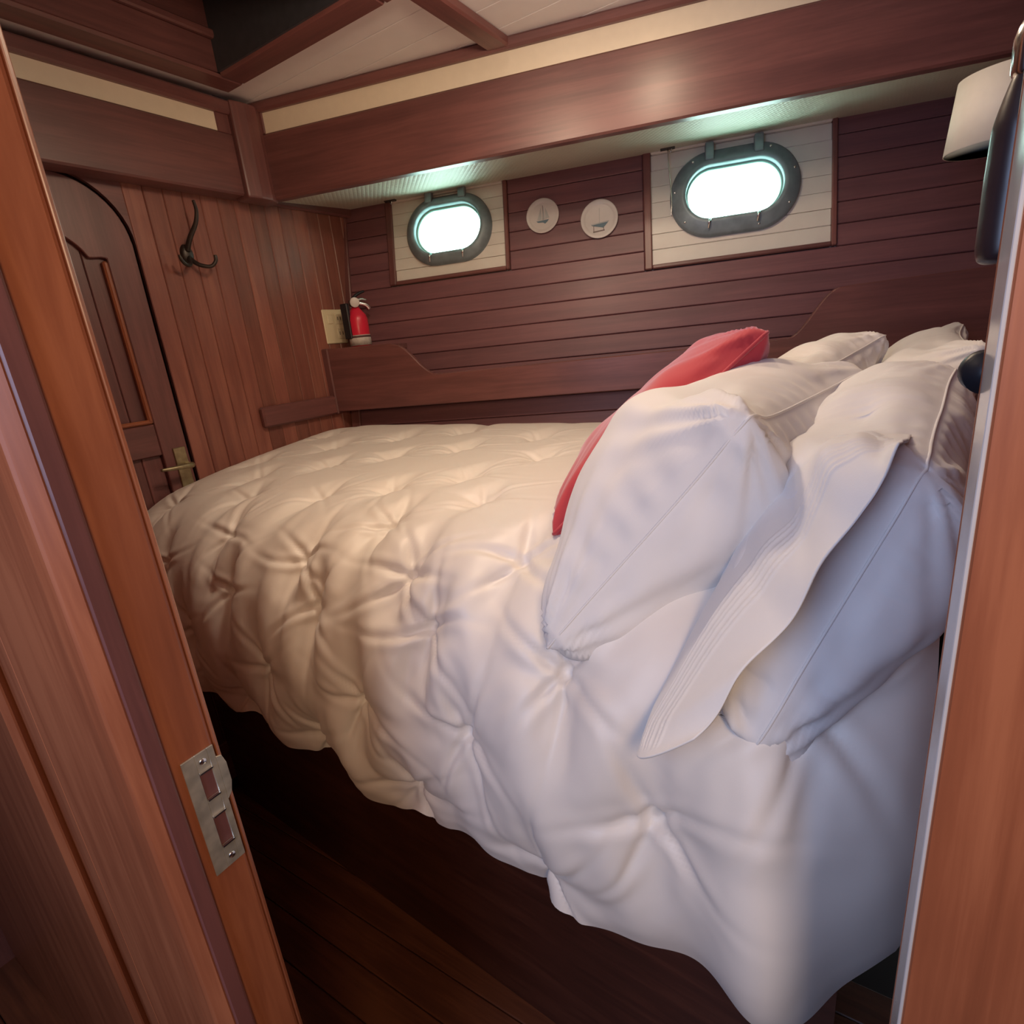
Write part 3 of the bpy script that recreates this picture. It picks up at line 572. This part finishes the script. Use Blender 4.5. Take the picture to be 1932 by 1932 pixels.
def pillow_sim(W_, H_, T_, nu=124, nv=90, steps=80, seed=1, slack=1.04, wr=.014, wamp=1.):
    # two sewn sheets inflated until about T_ thick; returns front and back grids with u,v in 0..1 and height
    rng = np.random.default_rng(seed)
    x = np.linspace(0, W_, nu); y = np.linspace(0, H_, nv); X, Y = np.meshgrid(x, y, indexing='ij')
    P0 = np.stack([X, Y, np.zeros_like(X)], -1); fac = (np.full((nu, nv), slack-1), np.full((nu, nv), slack-1), np.zeros((nu, nv))); B, R = springs(nu, nv, P0, fac, 2, .07)
    inv = np.ones((nu, nv)); bd = np.zeros((nu, nv), bool); bd[0] = bd[-1] = True; bd[:, 0] = bd[:, -1] = True
    e = np.minimum(np.minimum(X, W_-X), np.minimum(Y, H_-Y)); dome = (np.clip(e/(.5*H_), 0, 1)*(2-np.clip(e/(.5*H_), 0, 1)))**.5
    S = []
    for sg in (1, -1):
        nz = rng.normal(size=(nu, nv))
        for _ in range(4): nz = (nz+np.roll(nz, 1, 0)+np.roll(nz, -1, 0)+np.roll(nz, 1, 1)+np.roll(nz, -1, 1))/5
        S.append(P0+np.stack([0*X, 0*X, sg*(T_*.42*dome+nz*wr*(~bd))], -1))
    prev = [s.copy() for s in S]
    for it in range(steps):
        th = (S[0][..., 2]-S[1][..., 2])[nu//3:2*nu//3, nv//3:2*nv//3].mean(); pr = .0016*np.clip((T_-th)/T_*4, -1, 1)
        for q in (0, 1):
            vel = (S[q]-prev[q])*.8; prev[q] = S[q].copy(); n = normals(S[q])*(1 if q == 0 else -1)
            S[q] = S[q]+vel+n*(pr*(~bd))[..., None]
        for _ in range(3):
            for q in (0, 1): relax(S[q], R, inv, B)
            m_ = .5*(S[0][bd]+S[1][bd]); S[0][bd] = m_; S[1][bd] = m_
    out = []
    cw = np.zeros((nu, nv))
    for cx in (0, W_):
        for cy in (0, H_): cw = np.maximum(cw, np.exp(-(np.hypot(X-cx, Y-cy)/.03)**2))
    cw = np.maximum(cw*.8, .55*np.exp(-(e/.014)**2))[..., None]
    for _ in range(9):
        for q in (0, 1):
            A_ = np.pad(S[q], ((1, 1), (1, 1), (0, 0)), 'edge'); S[q] = S[q]*(1-cw)+cw*.25*(A_[2:, 1:-1]+A_[:-2, 1:-1]+A_[1:-1, 2:]+A_[1:-1, :-2])
        m_ = .5*(S[0][bd]+S[1][bd]); S[0][bd] = m_; S[1][bd] = m_
    for q in (0, 1):
        sg = 1 if q == 0 else -1; wk = np.zeros((nu, nv))
        for cx in (0, W_):
            for cy in (0, H_):
                r = np.hypot(X-cx, Y-cy); th = np.arctan2(np.abs(Y-cy), np.abs(X-cx)); ph = rng.uniform(0, 6, 3)
                wk += np.exp(-r/.13)*np.clip(r/.04, 0, 1)**2*(np.sin(th*17+ph[0]+2*np.sin(th*4+ph[1]+r*6))+.6*np.sin(th*31+ph[2]+r*9))*.0065
        for ed, co_ in ((X, Y), (W_-X, Y), (Y, X), (H_-Y, X)):
            ph = rng.uniform(0, 6, 3); wk += np.exp(-ed/.035)*np.clip(ed/.01, 0, 1)*np.sin(co_*95+ph[0]+3*np.sin(co_*13+ph[1])+ed*20)*.0032
        big = rng.normal(size=(8, 6)); bx_ = np.linspace(0, 7, nu); by_ = np.linspace(0, 5, nv)
        i0 = np.clip(bx_.astype(int), 0, 6); j0 = np.clip(by_.astype(int), 0, 4); fx = (bx_-i0)[:, None]; fy = (by_-j0)[None, :]; fx = fx*fx*(3-2*fx); fy = fy*fy*(3-2*fy)
        lo_ = big[i0][:, j0]*(1-fx)*(1-fy)+big[i0+1][:, j0]*fx*(1-fy)+big[i0][:, j0+1]*(1-fx)*fy+big[i0+1][:, j0+1]*fx*fy
        wk += .009*lo_*np.clip(e/.08, 0, 1); S[q] = S[q]+normals(S[q])*(wamp*sg*wk*np.clip(e/.02, 0, 1)**2)[..., None]
    for q in (0, 1):
        s = S[q].copy(); s[..., 0] = s[..., 0]/W_; s[..., 1] = s[..., 1]/H_; out.append(s)
    return out
def pillow(name, sheets, NB, NT, FT, FB, mat, label, tscale=1., rnd=.03, bend=0., cat='pillow', group=None, warp=None, parent=None):
    NB, NT, FT, FB = [np.array(p, float) for p in (NB, NT, FT, FB)]
    n = np.cross((FB+FT)-(NB+NT), (NT+FT)-(NB+FB)); n /= np.linalg.norm(n)
    if n[1] < 0: n = -n
    vs = []; fs = []; off = 0
    for q, s in enumerate(sheets):
        u = s[..., 0:1]; v = s[..., 1:2]; w = s[..., 2:3]*tscale; kr = 1-rnd*np.clip(np.abs(2*u-1), 0, 1)**5*np.clip(np.abs(2*v-1), 0, 1)**5; u = .5+(u-.5)*kr; v = .5+(v-.5)*kr
        m_ = NB*(1-u)*(1-v)+NT*(1-u)*v+FT*u*v+FB*u*(1-v)+n*(bend*(1-(2*u-1)**2)*(1-(2*v-1)**2))
        P = m_+n*w
        if warp is not None: P = warp(P, u, v, q)
        a, b_, _ = P.shape; idx = np.arange(a*b_).reshape(a, b_)+off; off += a*b_
        F = np.stack([idx[:-1, :-1], idx[1:, :-1], idx[1:, 1:], idx[:-1, 1:]], -1).reshape(-1, 4)
        if q: F = F[:, ::-1]
        vs.append(P.reshape(-1, 3)); fs.append(F)
    me = bpy.data.meshes.new(name); me.from_pydata(np.concatenate(vs).tolist(), [], np.concatenate(fs).tolist())
    bm = bmesh.new(); bm.from_mesh(me); bmesh.ops.remove_doubles(bm, verts=bm.verts, dist=1e-5); bmesh.ops.recalc_face_normals(bm, faces=bm.faces); bm.to_mesh(me); bm.free(); me.shade_smooth()
    o = link(bpy.data.objects.new(name, me), parent, mat)
    if parent is None: tag(o, label, cat, group)
    P = vs[0].reshape(sheets[0].shape); loop = np.concatenate([P[:-1, 0], P[-1, :-1], P[::-1, -1][:-1], P[0, ::-1][:-1]])
    for _ in range(8): loop = (np.roll(loop, 1, 0)+2*loop+np.roll(loop, -1, 0))/4
    loop = np.concatenate([loop[::3], loop[:1]])
    tube('piping' if cat == 'cushion' else 'seam', [tuple(p) for p in loop], .0035 if cat == 'cushion' else .0016, mat, o, 6, 1)
    return o
S1 = pillow_sim(.68, .46, .28, seed=1, slack=1.05)
S2 = pillow_sim(.68, .44, .21, seed=5, slack=1.055, wr=.02)
S3 = pillow_sim(.45, .45, .135, 80, 80, seed=9, slack=1.02, wr=.006, wamp=.45)
GP = 'white pillows at the head of the berth'
pillow('pillow', S1, (.505, .325, .972), (.57, .093, 1.268), (1.12, .0, 1.255), (1.18, .33, 1.05), 'pillow_cotton', 'plump plain white pillow leaning in front, its seamed end facing the doorway', group=GP, tscale=1.)
pc = pillow('pillow', S2, (.465, .085, .895), (.55, -.05, 1.235), (1.15, -.13, 1.262), (1.15, .13, 1.04), 'pillow_inner', 'white pillow with an embroidered open pillowcase hem, nearest the doorway', group=GP, tscale=1.05, rnd=.17)
pillow('pillow', S2, (1.04, .30, 1.06), (1.10, .09, 1.25), (1.47, -.028, 1.297), (1.70, .24, 1.06), 'pillow_cotton', 'white pillow with a pointed corner behind the red cushion', group=GP, tscale=.85)
pillow('pillow', S1, (1.20, .02, 1.05), (1.24, -.17, 1.27), (1.86, -.19, 1.29), (1.86, .04, 1.06), 'pillow_cotton', 'white pillow farthest back against the head bulkhead by the hull', group=GP, tscale=.62)
pillow('cushion', S3, (.68, .395, 1.06), (.945, .128, 1.335), (1.40, .25, 1.30), (1.12, .51, 1.08), 'red_velvet', 'red velvet square cushion leaning edge on against the white pillows', cat='cushion', rnd=0.)

# embroidered pillowcase hem hanging open at the near end of that pillow
OUT = [(.53, -.024, 1.243), (.50, .003, 1.189), (.47, .046, 1.105), (.46, .071, 1.062), (.447, .094, 1.020), (.432, .122, .978)]
LOW = [(.57, .161, 1.014), (.525, .176, .951), (.475, .176, .922)]
def resamp(P, n):
    P = np.array(P); t = np.r_[0, np.cumsum(np.linalg.norm(np.diff(P, axis=0), axis=1))]; T = np.linspace(0, t[-1], n); m_ = np.gradient(P, t, axis=0)
    k = np.clip(np.searchsorted(t, T, side='right')-1, 0, len(P)-2); h = (t[k+1]-t[k])[:, None]; s = ((T-t[k])[:, None])/h
    return (2*s**3-3*s**2+1)*P[k]+(s**3-2*s**2+s)*h*m_[k]+(-2*s**3+3*s**2)*P[k+1]+(s**3-s**2)*h*m_[k+1]
na, nb = 160, 90
def surf(sh, u, v, c4):
    k = np.clip((u*(sh.shape[0]-1)).astype(int), 0, sh.shape[0]-1); l_ = np.clip((v*(sh.shape[1]-1)).astype(int), 0, sh.shape[1]-1); p = sh[k, l_]
    NB, NT, FT, FB = [np.array(q, float) for q in c4]; n = np.cross((FB+FT)-(NB+NT), (NT+FT)-(NB+FB)); n /= np.linalg.norm(n); n *= np.sign(n[1])
    U_, V_, W_ = p[:, 0:1], p[:, 1:2], p[:, 2:3]
    return NB*(1-U_)*(1-V_)+NT*(1-U_)*V_+FT*U_*V_+FB*U_*(1-V_)+n*abs(W_), n
C4 = ((.465, .085, .895), (.55, -.05, 1.235), (1.15, -.13, 1.262), (1.15, .13, 1.04)); va = np.linspace(.97, .03, na)
o_ = resamp(OUT, na); i_, pn = surf(S2[0], np.full(na, .20), va, C4); i2, _ = surf(S2[0], np.full(na, .27), va, C4)
for _ in range(12): i_[1:-1] = (i_[:-2]+i_[1:-1]*2+i_[2:])/4; i2[1:-1] = (i2[:-2]+i2[1:-1]*2+i2[2:])/4
wl_ = np.clip((np.linspace(0, 1, na)-.55)/.2, 0, 1)[:, None]; wl_ = wl_*wl_*(3-2*wl_); lw = resamp(LOW, na//2); lw = np.concatenate([np.repeat(lw[:1], na-na//2, 0), lw])
i_ = i_+pn*.004; i_ = i_*(1-wl_)+lw*wl_; tg = i_-i2-pn*.004; tg /= np.linalg.norm(tg, axis=1, keepdims=True); tv = np.linspace(0, 1, nb)[None, :, None]
cp = i_+tg*(np.linalg.norm(o_-i_, axis=1, keepdims=True)*.55)
G = i_[:, None]*(1-tv)**2+2*cp[:, None]*tv*(1-tv)+o_[:, None]*tv**2
nn = normals(G); nn *= np.sign((nn*np.array([-.6, .6, .5])).sum(-1, keepdims=True))
tv2 = tv[..., 0]; aa = np.linspace(0, 1, na)[:, None]
hgt = .002*np.sin(np.pi*tv2)+0*aa
lim_ = np.clip((.93-aa)/.05, 0, 1)
for c in (.42, .53, .64):
    for s_ in (-.022, .022): hgt = hgt+.0020*lim_*np.exp(-((tv2-c-s_)/.009)**2)
    hgt = hgt+.0012*lim_*np.exp(-((tv2-c)/.016)**2)*np.sin(aa*330)
hgt = hgt+.004*np.sin(aa*17+tv2*2)*tv2
G = (G+nn*hgt[..., None])[:-5]
for _ in range(2): G[1:-1, 1:-1] = .5*G[1:-1, 1:-1]+.125*(G[2:, 1:-1]+G[:-2, 1:-1]+G[1:-1, 2:]+G[1:-1, :-2])
hb = grid_mesh('hem_band', G, 'pillow_cotton', pc); hb['label'] = 'hem band with three rows of ladder stitching'
sm = hb.modifiers.new('thickness', 'SOLIDIFY'); sm.thickness = .002; sm.offset = -1

# ------------------------------------------------------------------ small things
# coat hook
ck = empty('coat_hook', loc=(1.01, 1.70, 1.685)); tag(ck, 'dark bronze coat hook with curved prongs on the bulkhead boards', 'hook')
lathe('base', [(0, .012), (.012, .011), (.017, .006), (.019, 0)], 'dark_bronze', ck, 24, (0, 0, 0), Matrix.Rotation(math.pi/2, 3, 'X') @ Matrix.Diagonal((1, 1.5, 1)))
tube('upper_prong', [(0, -.008, .01), (.004, -.03, .04), (.016, -.055, .075), (.020, -.066, .105), (.012, -.075, .128)], [.008, .007, .006, .005, .004], 'dark_bronze', ck)
tube('lower_prong', [(0, -.008, -.01), (.012, -.03, -.03), (.035, -.048, -.036), (.05, -.055, -.022), (.052, -.056, -.006)], [.007, .006, .005, .005, .005], 'dark_bronze', ck)
tube('lower_prong', [(0, -.008, -.01), (-.014, -.03, -.03), (-.035, -.048, -.036), (-.05, -.055, -.026), (-.054, -.056, -.012)], [.007, .006, .005, .005, .004], 'dark_bronze', ck)
# outlet plate
ou = empty('outlet_plate', loc=(1.512, 1.70, 1.472)); tag(ou, 'ivory electrical outlet plate on the bulkhead beside the extinguisher', 'outlet')
box('plate', -.057, .057, -.006, 0, -.060, .060, 'ivory_plate', ou, .003)
for z in (-.026, .026):
    sk = box('socket', -.002, .030, -.009, -.005, z-.018, z+.018, 'ivory_socket', ou, .002)
    for dx in (.006, .020): box('slot', dx, dx+.0025, -.0095, -.0088, z-.004, z+.008, 'groove_dark', sk)
    box('switch', -.040, -.016, -.010, -.005, z-.016, z+.016, 'ivory_plate', ou, .002) if z > 0 else None
# extinguisher
EX = Vector((1.528, 1.600, 1.392))
ex = empty('fire_extinguisher', loc=EX); tag(ex, 'small red fire extinguisher standing on the shelf end in the corner', 'fire extinguisher')
lathe('cylinder', [(.0, .0), (.036, .001), (.038, .006), (.038, .092), (.034, .108), (.022, .124), (.013, .136), (.012, .142), (0, .142)], 'red_paint', ex, 36)
lb = lathe('label_band', [(.0384, .004), (.0388, .004), (.0388, .040), (.0384, .040)], 'label_silver', ex, 36); lb['label'] = 'silver printed label band'
lathe('label_stripe', [(.0389, .031), (.0391, .031), (.0391, .038), (.0389, .038)], 'label_dark', lb, 36)
box('valve', -.016, .016, -.014, .014, .140, .162, 'black_plastic', ex, .003)
ga = lathe('gauge', [(0, .010), (.015, .010), (.017, .008), (.017, 0)], 'gauge_face', ex, 24, (-.012, -.014, .152), Matrix.Rotation(math.radians(100), 3, 'X') @ Matrix.Rotation(math.radians(-35), 3, 'Y')); ga['label'] = 'round white pressure gauge'
mesh_l = tube('lever', [(-.004, .0, .166), (.014, -.006, .180), (.040, -.016, .190)], [.006, .0055, .004], 'black_plastic', ex)
tube('carry_handle', [(.006, 0, .158), (.026, -.010, .163), (.044, -.018, .160)], [.006, .005, .004], 'chrome', ex)
tube('nozzle', [(.010, -.010, .150), (.034, -.022, .142), (.044, -.026, .128)], [.006, .008, .008], 'chrome', ex)
box('bracket', -.044, -.030, -.004, .030, .030, .150, 'black_plastic', ex, .002)
# round boat plates
def boat_plate(lc, z, r, label, kind):
    p = empty('wall_plate', HULL @ Matrix.Translation((lc, hz(z), 0))); tag(p, label, 'plate', 'round boat plates between the portholes')
    lathe('disc', [(0, .004), (r*.72, .004), (r*.8, .005), (r*.96, .010), (r, .009), (r, .007), (r*.8, .0)], 'plate_white', p, 48)
    def pr(nm, poly, m_): prism(nm, [(x*r/.06, y*r/.06) for x, y in poly], .0043, .0052, m_, p, 'z')
    if kind == 1:
        pr('printed_hull', [(-.024, -.016), (.022, -.014), (.016, -.021), (.008, -.027), (.0, -.022), (-.018, -.021)], 'print_blue')
        pr('printed_sail', [(-.02, -.012), (-.006, .030), (-.004, -.012)], 'print_pale'); pr('printed_sail', [(-.002, -.012), (.003, .034), (.008, -.012)], 'print_pale'); pr('printed_sail', [(.009, -.011), (.010, .028), (.024, -.008)], 'print_pale')
        pr('printed_mast', [(.0, -.014), (.0012, -.014), (.0012, .036), (.0, .036)], 'print_brown')
    else:
        pr('printed_hull', [(-.026, -.017), (.028, -.012), (.020, -.020), (.012, -.028), (.002, -.025), (-.014, -.021)], 'print_blue')
        pr('printed_deck', [(-.028, -.013), (.031, -.008), (.028, -.0115), (-.026, -.0165)], 'print_pale')
        pr('printed_cradle', [(-.021, -.040), (.016, -.037), (.016, -.034), (-.021, -.036)], 'print_brown'); pr('printed_leg', [(-.020, -.037), (-.018, -.037), (-.018, -.020), (-.020, -.020)], 'print_brown'); pr('printed_leg', [(.012, -.036), (.014, -.036), (.014, -.024), (.012, -.024)], 'print_brown')
        pr('printed_mast', [(-.001, -.012), (.0004, -.012), (.0014, .034), (.0004, .034)], 'print_pale')
boat_plate(.777, 1.746, .056, 'round white plate printed with a sailing yacht, nearer the forward porthole', 1)
boat_plate(.966, 1.708, .061, 'round white plate printed with a boat on a cradle, nearer the larger porthole', 2)
# blind hooks and bead chain below the soffit
for nm, lc, lab, chain in (('blind_hook', .228, 'small metal blind hook under the soffit at the forward porthole', 0), ('blind_hook', 1.185, 'small metal blind hook with a bead chain left of the larger porthole', 1)):
    hkx = empty(nm, HULL @ Matrix.Translation((lc, hz(1.874), .028))); tag(hkx, lab, 'hook')
    box('plate', -.022, .022, -.004, .002, -.008, .008, 'dark_bronze', hkx, .001)
    tube('hook_wire', [(0, -.002, 0), (.002, -.012, .004), (.008, -.018, .008), (.012, -.010, .010)], .002, 'chrome', hkx, 8)
    if chain: tube('bead_chain', [(.0, -.004, 0), (.004, -.07, -.004), (.010, -.15, -.008), (.008, -.20, -.012)], .0018, 'chrome', hkx, 6)
# wall lamp with white shade
wl = empty('wall_lamp', loc=(1.60, -.28, 1.62)); tag(wl, 'wall lamp with a tapered white fabric shade by the head of the berth', 'lamp')
lathe('back_plate', [(0, .014), (.03, .012), (.034, 0)], 'aged_brass', wl, 28, (0, .0, 0), Matrix.Rotation(-math.pi/2, 3, 'X'))
tube('arm', [(0, .01, 0), (0, .06, -.02), (0, .098, .0), (0, .10, .04)], .006, 'aged_brass', wl)
sd = lathe('shade', [(.090, -.0), (.078, .125), (.0765, .125), (.0885, .0)], 'shade_white', wl, 48, (0, .10, .005)); sd['label'] = 'tapered white fabric shade'
sd.data.materials[0] = MAT['shade_white']
lathe('bulb', [(0, .0), (.012, .004), (.02, .02), (.022, .035), (.014, .055), (.010, .07)], 'plate_white', wl, 20, (0, .10, .03))
# dark handle hanging on the door's inner face
hg = empty('hanging_handle', loc=(.378, -.05, 1.43)); tag(hg, 'dark rounded handle with a chrome collar hanging behind the grey door edge', 'handle')
tube('grip', [(0, .001, .014), (0, .001, .004), (0, .001, -.008), (0, .001, -.030), (0, .001, -.058), (0, .001, -.0645), (0, .001, -.0665)], [.0042, .0075, .0102, .0108, .0108, .0095, .006], 'dark_leather', hg, 24)
lathe('collar', [(.0045, .010), (.0062, .013), (.0066, .026), (.0055, .030), (.0035, .034), (0, .034)], 'chrome', hg, 20, (0, .001, .0))
tube('hook_wire', [(0, .001, .03), (0, .0, .055), (.0, -.006, .075), (-.010, -.012, .08), (-.019, -.014, .08)], .0022, 'chrome', hg, 10)
